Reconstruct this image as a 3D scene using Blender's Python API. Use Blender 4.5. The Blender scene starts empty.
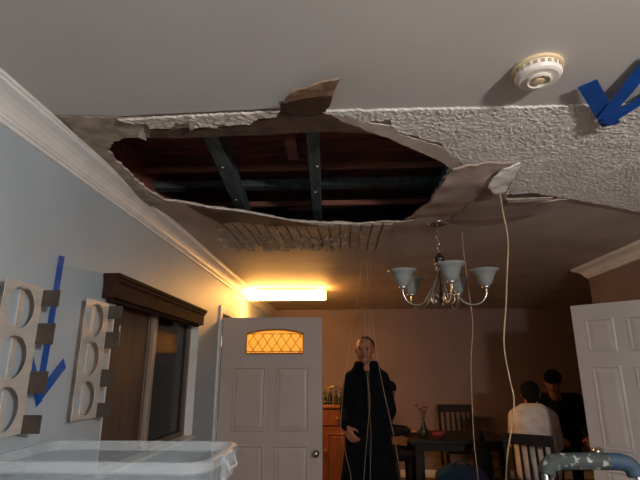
import bpy, bmesh, math, random
from mathutils import Vector, Matrix, noise
from mathutils.geometry import delaunay_2d_cdt
random.seed(11)
R_ = math.radians
scene = bpy.context.scene
COL = scene.collection

# ------------------------------------------------------------------ camera
CAM_Z = 1.50
PITCH, YAW, FOC = R_(15.5), R_(2.94), 469.0
cd = bpy.data.cameras.new('camera'); cam = bpy.data.objects.new('camera', cd); COL.objects.link(cam)
cam.location = (0, 0, CAM_Z); cam.rotation_euler = (math.pi/2 + PITCH, 0, YAW)
cd.sensor_width = 36; cd.lens = FOC/640*36; cd.clip_start = .02
scene.camera = cam

# ------------------------------------------------------------------ world, light, exposure
w = bpy.data.worlds.new('night'); scene.world = w; w.use_nodes = True
w.node_tree.nodes['Background'].inputs[0].default_value = (.10, .13, .2, 1)
w.node_tree.nodes['Background'].inputs[1].default_value = .12
vs = scene.view_settings
vs.view_transform = 'Standard'; vs.look = 'None'; vs.gamma = 1.0; vs.use_curve_mapping = False
vs.exposure = 0.55
LAMP_POS = (1.35, -.75, 1.88)      # standing work lamp behind the camera
LAMP_W, LAMP_COL = 265.0, (1.0, .955, .90)
TUBE_W, TUBE_COL = 11.0, (1.0, .44, .10)   # linear ceiling fixture by the entry

# ------------------------------------------------------------------ pixel helpers
Fv = Vector((-math.sin(YAW)*math.cos(PITCH), math.cos(YAW)*math.cos(PITCH), math.sin(PITCH)))
Rv = Vector((math.cos(YAW), math.sin(YAW), 0)); Uv = Rv.cross(Fv)
C0 = Vector((0, 0, CAM_Z))
def ray(px, py): return (px-320)*Rv + (240-py)*Uv + FOC*Fv
def onZ(px, py, z): d = ray(px, py); return C0 + d*((z-CAM_Z)/d.z)
def onX(px, py, x): d = ray(px, py); return C0 + d*(x/d.x)
def onY(px, py, y): d = ray(px, py); return C0 + d*(y/d.y)

# ------------------------------------------------------------------ materials
MATS = {}
def mat(name, col, rough=.6, metal=0., col2=None, scale=6., thr=(.35, .65), bump=0., bscale=60., emit=None, es=0., trans=0., alpha=1., ior=1.45, stretch=(1, 1, 1), coat=0., spec=.5):
    if name in MATS: return MATS[name]
    m = bpy.data.materials.new(name); m.use_nodes = True; nt = m.node_tree
    b = nt.nodes['Principled BSDF']
    b.inputs['Base Color'].default_value = (*col, 1); b.inputs['Roughness'].default_value = rough
    b.inputs['Metallic'].default_value = metal; b.inputs['Transmission Weight'].default_value = trans
    b.inputs['Alpha'].default_value = alpha; b.inputs['IOR'].default_value = ior
    b.inputs['Coat Weight'].default_value = coat; b.inputs['Specular IOR Level'].default_value = spec
    tc = nt.nodes.new('ShaderNodeTexCoord'); mp = nt.nodes.new('ShaderNodeMapping')
    mp.inputs['Scale'].default_value = stretch; nt.links.new(tc.outputs['Object'], mp.inputs['Vector'])
    c2 = col2 if col2 else tuple(c*.86 for c in col)
    n = nt.nodes.new('ShaderNodeTexNoise'); n.inputs['Scale'].default_value = scale; n.inputs['Detail'].default_value = 6
    nt.links.new(mp.outputs[0], n.inputs['Vector'])
    r = nt.nodes.new('ShaderNodeValToRGB'); r.color_ramp.elements[0].position = thr[0]; r.color_ramp.elements[1].position = thr[1]
    r.color_ramp.elements[0].color = (*col, 1); r.color_ramp.elements[1].color = (*c2, 1)
    nt.links.new(n.outputs['Fac'], r.inputs['Fac']); nt.links.new(r.outputs['Color'], b.inputs['Base Color'])
    if bump:
        n2 = nt.nodes.new('ShaderNodeTexNoise'); n2.inputs['Scale'].default_value = bscale; n2.inputs['Detail'].default_value = 4
        nt.links.new(mp.outputs[0], n2.inputs['Vector'])
        bp = nt.nodes.new('ShaderNodeBump'); bp.inputs['Strength'].default_value = bump; bp.inputs['Distance'].default_value = .01
        nt.links.new(n2.outputs['Fac'], bp.inputs['Height']); nt.links.new(bp.outputs['Normal'], b.inputs['Normal'])
    if emit:
        b.inputs['Emission Color'].default_value = (*emit, 1); b.inputs['Emission Strength'].default_value = es
    MATS[name] = m
    return m

M_blue = mat('pale_blue_wall_paint', (.40, .47, .52), .55, col2=(.36, .425, .475), scale=2.2, bump=.05, bscale=120)
M_warmwall = mat('taupe_wall_paint', (.22, .155, .145), .6, col2=(.19, .135, .125), scale=1.8, bump=.05, bscale=120)
M_trim = mat('white_trim_paint', (.80, .80, .79), .38, col2=(.72, .71, .69), scale=9)
M_ceil = mat('smooth_ceiling_paint', (.60, .575, .555), .65, col2=(.56, .535, .515), scale=2.0, bump=.04, bscale=90)
M_farceil = mat('old_ceiling_paint', (.56, .48, .42), .6, col2=(.44, .365, .31), scale=2.6, bump=.10, bscale=40)
M_popcorn = mat('popcorn_texture', (.90, .87, .82), .9, col2=(.76, .71, .65), scale=7, bump=.9, bscale=240)
M_plaster = mat('broken_plaster', (.75, .70, .62), .9, col2=(.45, .33, .22), scale=38, thr=(.45, .7), bump=.8, bscale=110)
M_paper = mat('bare_board_paper', (.62, .53, .45), .85, col2=(.48, .39, .32), scale=9, bump=.2, bscale=60)
M_dust = mat('scraped_board', (.50, .42, .33), .9, col2=(.30, .235, .175), scale=16, bump=.35, bscale=60)
M_dust2 = mat('dusty_paint_flake', (.55, .48, .40), .9, col2=(.40, .33, .26), scale=30)
M_brown = mat('wet_brown_paper', (.13, .075, .05), .8, col2=(.07, .04, .03), scale=12, bump=.3, bscale=60)
M_tan = mat('tan_board_paper', (.40, .28, .20), .8, col2=(.33, .22, .15), scale=14, bump=.2, bscale=60)
M_taupe = mat('taupe_board_paper', (.42, .325, .275), .75, col2=(.33, .25, .205), scale=5, bump=.15, bscale=40)
M_edge = mat('gypsum_edge', (.72, .66, .58), .9, col2=(.5, .42, .34), scale=30)
M_lath = mat('old_lath_wood', (.52, .44, .37), .85, col2=(.36, .29, .235), scale=10, stretch=(4, 1, 4), bump=.4, bscale=60)
M_joist = mat('grey_green_joist', (.075, .10, .105), .75, col2=(.035, .048, .052), scale=9, stretch=(3, 1, 3), bump=.3, bscale=40)
M_deck = mat('red_brown_deck_boards', (.21, .066, .048), .8, col2=(.075, .03, .025), scale=5, stretch=(1, 5, 5), bump=.3, bscale=40)
M_ledger = mat('brown_ledger', (.27, .10, .065), .8, col2=(.15, .06, .042), scale=7, stretch=(1, 5, 5))
M_tape = mat('blue_painters_tape', (.005, .085, .40), .5, col2=(.004, .07, .33), scale=18, bump=.25, bscale=70)
M_rack = mat('brushed_steel', (.66, .63, .58), .35, .35, col2=(.60, .56, .51), scale=4, stretch=(1, 1, 14))
M_tongue = mat('steel_dark_reflection', (.075, .056, .047), .5, .3, col2=(.06, .045, .038), scale=4, stretch=(1, 1, 14))  # same steel as the plate, dark room reflection put into the colour
M_valance = mat('dark_valance_wood', (.05, .025, .017), .75, col2=(.032, .016, .012), scale=7, stretch=(3, 1, 6), spec=.04)
M_winframe = mat('bronze_window_frame', (.16, .115, .085), .45, .3)
M_glass = mat('dark_window_glass', (.012, .013, .014), .12, 0, spec=.12)
M_brownsheet = mat('brown_sheet', (.11, .068, .046), .75, col2=(.08, .046, .033), scale=3, stretch=(1, 6, 1))
M_door = mat('white_door_paint', (.52, .43, .385), .42, col2=(.48, .395, .35), scale=6)
M_door2 = mat('white_hall_door_paint', (.47, .43, .415), .42, col2=(.44, .40, .385), scale=6)
M_brass = mat('brass', (.62, .42, .13), .3, .9)
M_lead = mat('dark_brass_leading', (.16, .09, .03), .45, .5)
M_nickel = mat('satin_nickel', (.62, .58, .52), .27, .95)
M_darkmetal = mat('dark_bronze', (.10, .085, .075), .35, .8)
M_chrome = mat('chrome', (.8, .8, .8), .12, 1.0)
M_white = mat('white_plastic', (.80, .76, .68), .4, col2=(.75, .70, .62), scale=12)
M_yellow = mat('yellow_plastic', (.78, .62, .38), .4, col2=(.72, .55, .32), scale=12)
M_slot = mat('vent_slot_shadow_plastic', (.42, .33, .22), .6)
M_floor = mat('brown_floor', (.12, .07, .045), .5, col2=(.075, .045, .03), scale=4, stretch=(8, 1, 1))
M_darkwood = mat('dark_stained_wood', (.017, .012, .011), .5, spec=.25, col2=(.011, .008, .0075), scale=6, stretch=(6, 6, 1))
M_orange = mat('orange_stained_wood', (.23, .08, .034), .55, col2=(.16, .052, .022), scale=5, stretch=(6, 6, 1))
M_coat = mat('black_coat_cloth', (.006, .0063, .008), .95, col2=(.004, .004, .0055), scale=14, spec=.1, bump=.3, bscale=40)
M_cloth = mat('dark_trousers', (.010, .0095, .011), .9, spec=.15, bump=.3, bscale=60)
M_darkgrey = mat('charcoal_clothes', (.014, .0125, .0135), .9, spec=.15, bump=.3, bscale=60)
M_skin = mat('skin', (.38, .155, .08), .55, col2=(.31, .125, .065), scale=14)
M_lip = mat('lip', (.22, .07, .055), .5)
M_eye = mat('eye', (.05, .035, .03), .2)
M_hair = mat('black_hair', (.006, .0055, .0055), .8, spec=.15, bump=.6, bscale=90)
M_jacket = mat('off_white_jacket', (.66, .57, .51), .85, col2=(.50, .41, .36), scale=12, bump=1.0, bscale=16)
M_bluebag = mat('teal_blue_fabric', (.008, .034, .052), .85, spec=.15, col2=(.022, .015, .042), scale=5, bump=.4, bscale=30)
M_string = mat('cream_paper_strand', (.50, .38, .24), .8, col2=(.38, .27, .16), scale=20)
M_grip = mat('paint_splashed_rubber', (.045, .058, .056), .7, col2=(.36, .38, .37), scale=42, thr=(.56, .66), bump=.3, bscale=60)
M_bluepaint = mat('blue_masking_wrap', (.02, .055, .13), .6, col2=(.05, .08, .10), scale=20)
M_rubber = mat('black_rubber', (.015, .015, .015), .8)
M_petal = mat('dried_petal', (.22, .06, .045), .8)
M_leaf = mat('dark_leaf', (.05, .06, .03), .7)
M_pink = mat('red_glazed_bowl', (.22, .03, .045), .3)
M_bottle = mat('dark_bottle_glass', (.02, .025, .02), .12, spec=.6)
M_cream = mat('cream_shade', (.8, .75, .65), .8)

def glassy(name, col, rough, mixw, tint=(1, 1, 1)):
    m = bpy.data.materials.new(name); m.use_nodes = True; nt = m.node_tree; nt.nodes.clear()
    out = nt.nodes.new('ShaderNodeOutputMaterial'); mx = nt.nodes.new('ShaderNodeMixShader'); mx.inputs[0].default_value = mixw
    tr = nt.nodes.new('ShaderNodeBsdfTransparent'); tr.inputs[0].default_value = (*tint, 1)
    p = nt.nodes.new('ShaderNodeBsdfPrincipled'); p.inputs['Base Color'].default_value = (*col, 1); p.inputs['Roughness'].default_value = rough
    tc = nt.nodes.new('ShaderNodeTexCoord'); n = nt.nodes.new('ShaderNodeTexNoise'); n.inputs['Scale'].default_value = 14
    nt.links.new(tc.outputs['Object'], n.inputs['Vector'])
    bp = nt.nodes.new('ShaderNodeBump'); bp.inputs['Strength'].default_value = .08; nt.links.new(n.outputs['Fac'], bp.inputs['Height'])
    nt.links.new(bp.outputs['Normal'], p.inputs['Normal'])
    nt.links.new(tr.outputs[0], mx.inputs[1]); nt.links.new(p.outputs[0], mx.inputs[2]); nt.links.new(mx.outputs[0], out.inputs[0])
    return m
def translucent(name, col, fac, rough=.4):
    m = bpy.data.materials.new(name); m.use_nodes = True; nt = m.node_tree; nt.nodes.clear()
    out = nt.nodes.new('ShaderNodeOutputMaterial'); mx = nt.nodes.new('ShaderNodeMixShader'); mx.inputs[0].default_value = fac
    p = nt.nodes.new('ShaderNodeBsdfPrincipled'); p.inputs['Base Color'].default_value = (*col, 1); p.inputs['Roughness'].default_value = rough
    tl = nt.nodes.new('ShaderNodeBsdfTranslucent'); tl.inputs[0].default_value = (*col, 1)
    tc = nt.nodes.new('ShaderNodeTexCoord'); n = nt.nodes.new('ShaderNodeTexNoise'); n.inputs['Scale'].default_value = 25
    nt.links.new(tc.outputs['Object'], n.inputs['Vector'])
    bp = nt.nodes.new('ShaderNodeBump'); bp.inputs['Strength'].default_value = .2; nt.links.new(n.outputs['Fac'], bp.inputs['Height'])
    nt.links.new(bp.outputs['Normal'], p.inputs['Normal'])
    nt.links.new(p.outputs[0], mx.inputs[1]); nt.links.new(tl.outputs[0], mx.inputs[2]); nt.links.new(mx.outputs[0], out.inputs[0])
    return m
M_tote = glassy('clear_tote_plastic', (.72, .80, .84), .22, .17, (.95, .98, 1))
M_toterim = glassy('frosted_tote_rim', (.80, .86, .90), .3, .27, (.95, .98, 1))
M_shade = translucent('frosted_shade_glass', (.42, .445, .43), .45, .25)
M_leaded = translucent('gold_leaded_glass', (.95, .80, .45), .8, .2)
M_tube = mat('lit_diffuser', (1, .9, .7), .5, emit=(1.0, .46, .105), es=36)
M_bulb = mat('lit_bulb', (1, .95, .9), .5, emit=LAMP_COL, es=6)

# ------------------------------------------------------------------ mesh helpers
def obj(name, bm, m, parent=None, smooth=False):
    me = bpy.data.meshes.new(name); bmesh.ops.recalc_face_normals(bm, faces=bm.faces[:])
    bm.to_mesh(me); bm.free()
    for k in (m if isinstance(m, (list, tuple)) else [m]): me.materials.append(k)
    if smooth:
        for p in me.polygons: p.use_smooth = True
    o = bpy.data.objects.new(name, me); COL.objects.link(o)
    if parent: o.parent = parent
    return o
def tag(o, label=None, cat=None, group=None, kind=None):
    if label: o['label'] = label
    if cat: o['category'] = cat
    if group: o['group'] = group
    if kind: o['kind'] = kind
    return o
def thing(name, label, cat, loc=(0, 0, 0), rz=0, group=None):
    o = bpy.data.objects.new(name, None); COL.objects.link(o); o.empty_display_size = .1
    o.location = loc; o.rotation_euler = (0, 0, rz)
    return tag(o, label, cat, group)
def NB(): return bmesh.new()
def box(bm, x0, x1, y0, y1, z0, z1, bev=0.):
    t = bmesh.new(); bmesh.ops.create_cube(t, size=1)
    for v in t.verts: v.co = Vector(((x0+x1)/2 + v.co.x*(x1-x0), (y0+y1)/2 + v.co.y*(y1-y0), (z0+z1)/2 + v.co.z*(z1-z0)))
    if bev: bmesh.ops.bevel(t, geom=t.edges[:], offset=bev, segments=2, affect='EDGES', profile=.5)
    me = bpy.data.meshes.new('t'); t.to_mesh(me); t.free(); bm.from_mesh(me); bpy.data.meshes.remove(me); return bm
def rot_new(bm, n0, M):
    bm.verts.ensure_lookup_table()
    for v in bm.verts[n0:]: v.co = M @ v.co
def tube(bm, pts, r, seg=8, caps=True):
    pts = [Vector(p) for p in pts]; rs = r if isinstance(r, (list, tuple)) else [r]*len(pts)
    rings = []; up = None
    for i, p in enumerate(pts):
        a = pts[max(i-1, 0)]; b = pts[min(i+1, len(pts)-1)]; d = (b-a).normalized()
        if up is None:
            up = Vector((0, 0, 1)) if abs(d.z) < .9 else Vector((1, 0, 0))
        s = d.cross(up)
        if s.length < 1e-5: s = d.orthogonal()
        s.normalize(); up = s.cross(d).normalized()
        rings.append([bm.verts.new(p + (s*math.cos(2*math.pi*k/seg) + up*math.sin(2*math.pi*k/seg))*rs[i]) for k in range(seg)])
    for i in range(len(rings)-1):
        for k in range(seg):
            bm.faces.new((rings[i][k], rings[i][(k+1) % seg], rings[i+1][(k+1) % seg], rings[i+1][k]))
    if caps: bm.faces.new(rings[0]); bm.faces.new(rings[-1])
    return bm
def lathe(bm, prof, seg=24, c=(0, 0, 0)):
    rings = []
    for r, z in prof:
        if r < 1e-6: rings.append([bm.verts.new((c[0], c[1], c[2]+z))])
        else: rings.append([bm.verts.new((c[0]+r*math.cos(2*math.pi*k/seg), c[1]+r*math.sin(2*math.pi*k/seg), c[2]+z)) for k in range(seg)])
    for a, b in zip(rings, rings[1:]):
        for k in range(seg):
            k2 = (k+1) % seg
            if len(a) == 1 and len(b) == 1: continue
            if len(a) == 1: bm.faces.new((a[0], b[k], b[k2]))
            elif len(b) == 1: bm.faces.new((a[k], a[k2], b[0]))
            else: bm.faces.new((a[k], a[k2], b[k2], b[k]))
    return bm
def smooth_path(pts, n=6):
    pts = [Vector(p) for p in pts]; out = []
    for i in range(len(pts)-1):
        p0 = pts[max(i-1, 0)]; p1 = pts[i]; p2 = pts[i+1]; p3 = pts[min(i+2, len(pts)-1)]
        for k in range(n):
            t = k/n
            out.append(.5*((2*p1) + (p2-p0)*t + (2*p0-5*p1+4*p2-p3)*t*t + (3*p1-p0-3*p2+p3)*t**3))
    out.append(pts[-1]); return out
def inside(p, poly):
    x, y = p; c = False; j = len(poly)-1
    for i in range(len(poly)):
        xi, yi = poly[i]; xj, yj = poly[j]
        if (yi > y) != (yj > y) and x < (xj-xi)*(y-yi)/(yj-yi)+xi: c = not c
        j = i
    return c
def ragged(poly, step=.03, amp=.006, skip=()):
    out = []
    for i in range(len(poly)):
        a = Vector(poly[i]); b = Vector(poly[(i+1) % len(poly)]); L = (b-a).length
        if i in skip: out.append(tuple(a)); continue
        n = max(1, int(L/step)); d = (b-a).normalized(); nn = Vector((-d.y, d.x))
        for k in range(n):
            p = a + (b-a)*(k/n); out.append(tuple(p + nn*random.uniform(-amp, amp) if k else p))
    return out
def sheet(outer, holes, zf, t, sp, jit=.25, relief=0.):
    """flat board cut to an outline with holes, z from zf(x, y), thickness t upwards"""
    V = []; E = []
    for lp in [outer]+list(holes):
        n0 = len(V); V += [Vector(p) for p in lp]; m = len(lp)
        E += [(n0+i, n0+(i+1) % m) for i in range(m)]
    x0 = min(p[0] for p in outer); x1 = max(p[0] for p in outer); y0 = min(p[1] for p in outer); y1 = max(p[1] for p in outer)
    y = y0+sp/2
    while y < y1:
        x = x0+sp/2
        while x < x1:
            q = (x+random.uniform(-jit, jit)*sp, y+random.uniform(-jit, jit)*sp)
            if inside(q, outer) and not any(inside(q, h) for h in holes): V.append(Vector(q))
            x += sp
        y += sp
    v, e, f, _, _, _ = delaunay_2d_cdt(V, E, [], 0, 1e-5, False)
    keep = []
    for fc in f:
        c = sum((v[i] for i in fc), Vector((0, 0)))/len(fc)
        if inside(c, outer) and not any(inside(c, h) for h in holes): keep.append(fc)
    bm = bmesh.new(); lo = {}; hi = {}
    for fc in keep:
        for i in fc:
            if i not in lo:
                z = zf(v[i].x, v[i].y)
                lo[i] = bm.verts.new((v[i].x, v[i].y, z - (random.random()**1.5*relief if relief else 0))); hi[i] = bm.verts.new((v[i].x, v[i].y, z+t))
    cnt = {}
    for fc in keep:
        bm.faces.new([lo[i] for i in reversed(fc)]); bm.faces.new([hi[i] for i in fc])
        for a, b in zip(fc, list(fc[1:])+[fc[0]]): cnt.setdefault(frozenset((a, b)), []).append((a, b))
    for k, l in cnt.items():
        if len(l) == 1:
            a, b = l[0]; bm.faces.new((lo[a], lo[b], hi[b], hi[a]))
    return bm
def copy_tree(o, parent=None):
    c = o.copy(); COL.objects.link(c); c.parent = parent
    for ch in list(o.children): copy_tree(ch, c)
    return c

# ------------------------------------------------------------------ the room
ZC = 2.43; XL = -1.19; XR = 2.29; YB = 7.55; YN = -2.6; YC = 4.45; XD = 4.6
def wallbox(name, parts, m):
    bm = NB()
    for p in parts: box(bm, *p)
    return tag(obj(name, bm, m), kind='structure')
wallbox('floor', [(XL-.2, XD+.2, YN-.2, YB+.2, -.1, 0)], M_floor)
# window opening in the left wall
wy0 = onX(112, 330, XL).y; wy1 = onX(199, 330, XL).y; VZ = onX(116, 271, XL+.085).z-.137; wz1 = VZ+.075; wz0 = 1.00
DY0, DY1, DZ = 4.52, 5.45, 2.03                                    # entry doorway in the left wall
WT = XL-.13
wallbox('wall_left', [(WT, XL, YN, wy0, 0, ZC+.012), (WT, XL, wy0, wy1, 0, wz0), (WT, XL, wy0, wy1, wz1, ZC+.012), (WT, XL, wy1, DY0, 0, ZC+.012), (WT, XL, DY0, DY1, DZ, ZC+.012), (WT, XL, DY1, YB, 0, ZC+.012)], M_blue)
wallbox('wall_back', [(WT, XD+.12, YB, YB+.12, 0, ZC+.012)], M_warmwall)
HD0, HD1 = 2.98, 3.74
wallbox('wall_right', [(XR, XR+.13, YN, HD0-.8, 0, ZC), (XR, XR+.13, HD0-.8, HD0, 2.04, ZC), (XR, XR+.13, HD0, YC, 0, ZC), (XR+.13, XD, YC-.13, YC, 0, ZC)], M_warmwall)
wallbox('wall_dining', [(XD, XD+.12, YC, YB, 0, ZC)], M_warmwall)
wallbox('wall_rear', [(WT, XR+.13, YN-.12, YN, 0, ZC)], M_blue)

# ---- crown mouldings
CP = [(0, 0), (.105, 0), (.105, -.010), (.098, -.014), (.096, -.022), (.088, -.026), (.070, -.034), (.052, -.046), (.038, -.062), (.030, -.076), (.024, -.080), (.024, -.087), (.016, -.091), (.014, -.102), (0, -.104)]
def crown(name, path, closed=False):
    """path: (x, y, nx, ny, mitre) points; profile runs out along the given offset direction"""
    bm = NB(); rings = []
    for (x, y, ox, oy) in path: rings.append([bm.verts.new((x+ox*a, y+oy*a, ZC+b)) for a, b in CP])
    n = len(CP)
    for r0, r1 in zip(rings, rings[1:]):
        for k in range(n): bm.faces.new((r0[k], r0[(k+1) % n], r1[(k+1) % n], r1[k]))
    bm.faces.new(rings[0]); bm.faces.new(rings[-1])
    return tag(obj(name, bm, M_trim), kind='structure')
crown('trim_1', [(XL, YN, 1, 1), (XL, YB, 1, -1)])
crown('trim_2', [(XR, YN, -1, 1), (XR, YC, -1, 1), (XD, YC, -1, 1)])
for i, (a, b) in enumerate([((XL, YN), (XL, DY0-.07)), ((XL, DY1+.07), (XL, YB))]):
    bm = NB(); box(bm, XL, XL+.015, a[1], b[1], 0, .1, .003); tag(obj('baseboard_left' if i == 0 else 'baseboard_left_far', bm, M_trim), kind='structure')
bm = NB(); box(bm, XL, XD, YB-.015, YB, 0, .1, .003); tag(obj('baseboard_back', bm, M_trim), kind='structure')

# ------------------------------------------------------------------ the broken ceiling
def Pz(l, z=ZC): return [tuple(onZ(x, y, z).xy) for x, y in l]
ye = [(-40, 118), (60, 115), (118, 116), (200, 112), (280, 108), (340, 109), (440, 107), (580, 104), (700, 101)]
edge = [(x, y) for x, y in Pz(ye)]
edge[0] = (XL-.05, edge[1][1]-.01); edge[-1] = (XR+.1, edge[-2][1]+.02)
near_poly = [(XL-.05, YN), (XR+.1, YN)] + ragged(list(reversed(edge)), .02, .0015, skip=(len(edge)-1,))
near_poly = [p for p in near_poly]
ceiling = tag(obj('ceiling', sheet(near_poly, [], lambda x, y: ZC, .02, .30), M_ceil), 'smooth grey painted near ceiling with torn old ceiling beyond', kind='structure')
def part(name, bm, m, label=None, kind=None, smooth=False):
    return tag(obj(name, bm, m, ceiling, smooth), label, kind=kind)
far_edge = Pz([(400, 223), (360, 225), (320, 224), (290, 221.5), (265, 216.5), (240, 212), (210, 208.5), (185, 203.5)], ZC-.045) + Pz([(165, 196), (150, 189), (138, 181), (125, 171), (113, 160)], ZC-.01)
hole = Pz([(108, 150), (112, 142), (125, 137), (150, 137), (180, 136), (230, 134), (275, 133), (300, 131), (330, 130), (350, 131), (370, 133), (390, 138), (410, 147), (430, 155), (445, 163), (453, 168), (445, 178), (438, 190), (428, 203), (415, 214)]) + far_edge
hole_r = ragged(hole, .022, .010)
lip = [Vector(p) for p in far_edge[:8]]
def sag(x, y):
    d = min((Vector((x, y))-q).length for q in lip)
    return -.045*math.exp(-(d/.30)**2)
def zfar(x, y): return ZC + .004 + (sag(x, y) if y < 4.0 else 0)
fe = [(x, y+.001) for x, y in edge]
base_outer = fe + [(XR+.1, YC-.1), (XD+.05, YC-.1), (XD+.05, YB+.05), (XL-.05, YB+.05)]
base = part('old_plasterboard', sheet(base_outer, [hole_r], zfar, .012, .11), M_farceil, 'stained old ceiling board around the broken opening')
# pale broken rim along the far lip of the opening
rim_pts = [Vector((p[0], p[1], zfar(*p)+.004)) for p in far_edge[1:9]]
bm = NB(); tube(bm, smooth_path(rim_pts, 4), [.005+.003*random.random() for _ in range(len(smooth_path(rim_pts, 4)))], 6)
part('broken_rim', bm, M_edge, 'pale broken board edge along the far side of the opening')

def patch(name, px, dz, t, sp, m, label, step=.02, amp=.006, skip=(), relief=0., z=ZC):
    pl = ragged(Pz(px, z), step, amp, skip)
    return part(name, sheet(pl, [], lambda x, y: zfar(x, y)-.004-dz, t, sp, relief=relief), m, label)
# scraped bare board between the crown, the smooth edge and the opening
patch('scraped_board', [(62, 116), (120, 117), (170, 116), (230, 114), (275, 114), (300, 131), (275, 133), (230, 134), (180, 136), (150, 137), (125, 137), (112, 142), (108, 150), (113, 160), (125, 171), (138, 181), (150, 189), (165, 196), (150, 203), (120, 180), (90, 150)], .004, .004, .05, M_dust, 'scraped grey brown board beside the crown moulding')
patch('brown_backing', [(150, 128), (190, 127), (215, 127), (248, 122), (262, 116), (279, 112), (330, 112), (345, 122), (372, 132), (350, 131), (330, 130), (300, 131), (275, 133), (230, 134), (180, 136), (150, 136)], .009, .004, .04, M_brown, 'dark wet brown backing along the near side of the opening', amp=.004)
# ragged white plaster left along the smooth edge
patch('plaster_remnant', [(118, 117), (200, 112.5), (280, 108.5), (276, 114), (258, 115), (249, 121), (222, 122), (215, 125.5), (208, 124), (192, 125), (190, 121), (176, 120), (172, 125.5), (150, 125), (147, 120), (135, 121), (128, 119)], .013, .006, .014, M_plaster, 'crumbled white plaster hanging on along the smooth edge', step=.010, amp=.004, relief=.005)
patch('plaster_chip', [(143, 121), (147, 134), (138, 130)], .03, .004, .02, M_edge, 'small white triangular chip of plaster', amp=.002)
patch('plaster_chip', [(190, 115), (196, 116), (194, 125), (190, 125)], .022, .004, .02, M_edge, None, amp=.002)
# popcorn texture on the right
POP = [(322, 111), (340, 109.5), (440, 107.5), (580, 104.5), (800, 98), (800, 214), (690, 220), (640, 211), (600, 203), (567, 197), (535, 192), (505, 193), (518, 172), (514, 164), (490, 163), (473, 167), (464, 167), (460, 160), (447, 152), (443, 145), (438, 141), (425, 139), (415, 134), (398, 131), (391, 124), (390, 118), (375, 119), (362, 122), (352, 116)]
pp = Pz(POP); pp = [(min(x, XR-.09), y) for x, y in pp]
part('popcorn_texture', sheet(ragged(pp, .012, .005, skip=(4,)), [], lambda x, y: zfar(x, y)-.010, .010, .0095, relief=.0045), M_popcorn, 'white popcorn texture on the right of the opening')
patch('bare_board_strip', [(318, 112.5), (345, 112), (362, 120), (390, 124), (400, 133), (425, 140), (443, 146), (458, 158), (462, 167), (452, 168), (440, 160), (424, 152), (404, 144), (390, 137), (372, 131), (350, 122), (330, 117)], .008, .005, .03, M_paper, 'pale bare strip of board peeled beside the popcorn texture', amp=.004)

def flap(name, pts, m, label, t=.008, sp=.03, amp=.0):
    """a curled piece of board: outline pixels with their own drop below the ceiling"""
    P = [onZ(x, y, ZC-dz) for x, y, dz in pts]
    def zf(x, y):
        s = wsum = 0
        for p in P:
            k = 1/(((p.x-x)**2+(p.y-y)**2)**1.2+1e-7); s += p.z*k; wsum += k
        return s/wsum
    outl = [(p.x, p.y) for p in P]
    return part(name, sheet(ragged(outl, .015, amp) if amp else outl, [], zf, t, sp), m, label)
flap('hanging_board_flap', [(279, 104, .02), (300, 97.5, .035), (333, 95, .05), (331, 103, .035), (326, 112, .015), (300, 116, .012), (282, 112, .012)], M_brown, 'dark wet underside of the folded flap', sp=.02, amp=.003)
flap('hanging_board_flap', [(283, 103, .04), (292, 93, .055), (310, 87, .065), (340, 79, .075), (333, 95.5, .055), (316, 97, .045), (300, 99, .042)], M_tan, 'tan flap of board folded down toward the smooth ceiling', sp=.02, amp=.002)
flap('sagging_board', [(453, 170, .05), (470, 166, .035), (490, 163, .02), (515, 163, .016), (499, 172, .03), (488, 186, .06), (476, 198, .055), (462, 210, .04), (446, 218, .02), (425, 221, .015), (402, 224, .03), (415, 214, .06), (430, 203, .075), (440, 188, .07)], M_taupe, 'taupe board sagging at the right end of the opening', t=.010, sp=.025, amp=.003)
flap('sagging_board', [(488, 186, .045), (499, 178, .04), (507, 200, .035), (540, 202, .03), (567, 200, .012), (552, 209, .022), (528, 216, .03), (500, 219, .035), (460, 221, .02), (450, 219, .02), (470, 204, .04)], M_taupe, 'lower taupe board peeling beyond the popcorn texture', t=.010, sp=.025, amp=.003)
flap('popcorn_scrap', [(488, 188, .075), (494, 178, .065), (504, 170, .05), (520, 164, .035), (518, 172, .045), (510, 184, .055), (504, 194, .065), (494, 194, .075)], M_popcorn, 'loose scrap of popcorn texture curling from the ceiling', t=.008, sp=.010, amp=.003)
flap('peeled_edge', [(508, 199.5, .045), (530, 198.5, .04), (553, 197.5, .03), (552, 200, .03), (530, 202, .04), (508, 203, .045)], M_edge, 'pale peeled edge of paper', t=.003, sp=.03)
flap('torn_brown_tongue', [(186, 205, .055), (215, 211, .055), (245, 214, .055), (300, 223, .055), (318, 226, .05), (280, 226, .05), (262, 225, .045), (235, 222, .05), (222, 224, .055), (205, 216, .05)], M_brown, 'brown torn paper tongue under the far rim', t=.004, sp=.03, amp=.004)

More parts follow.
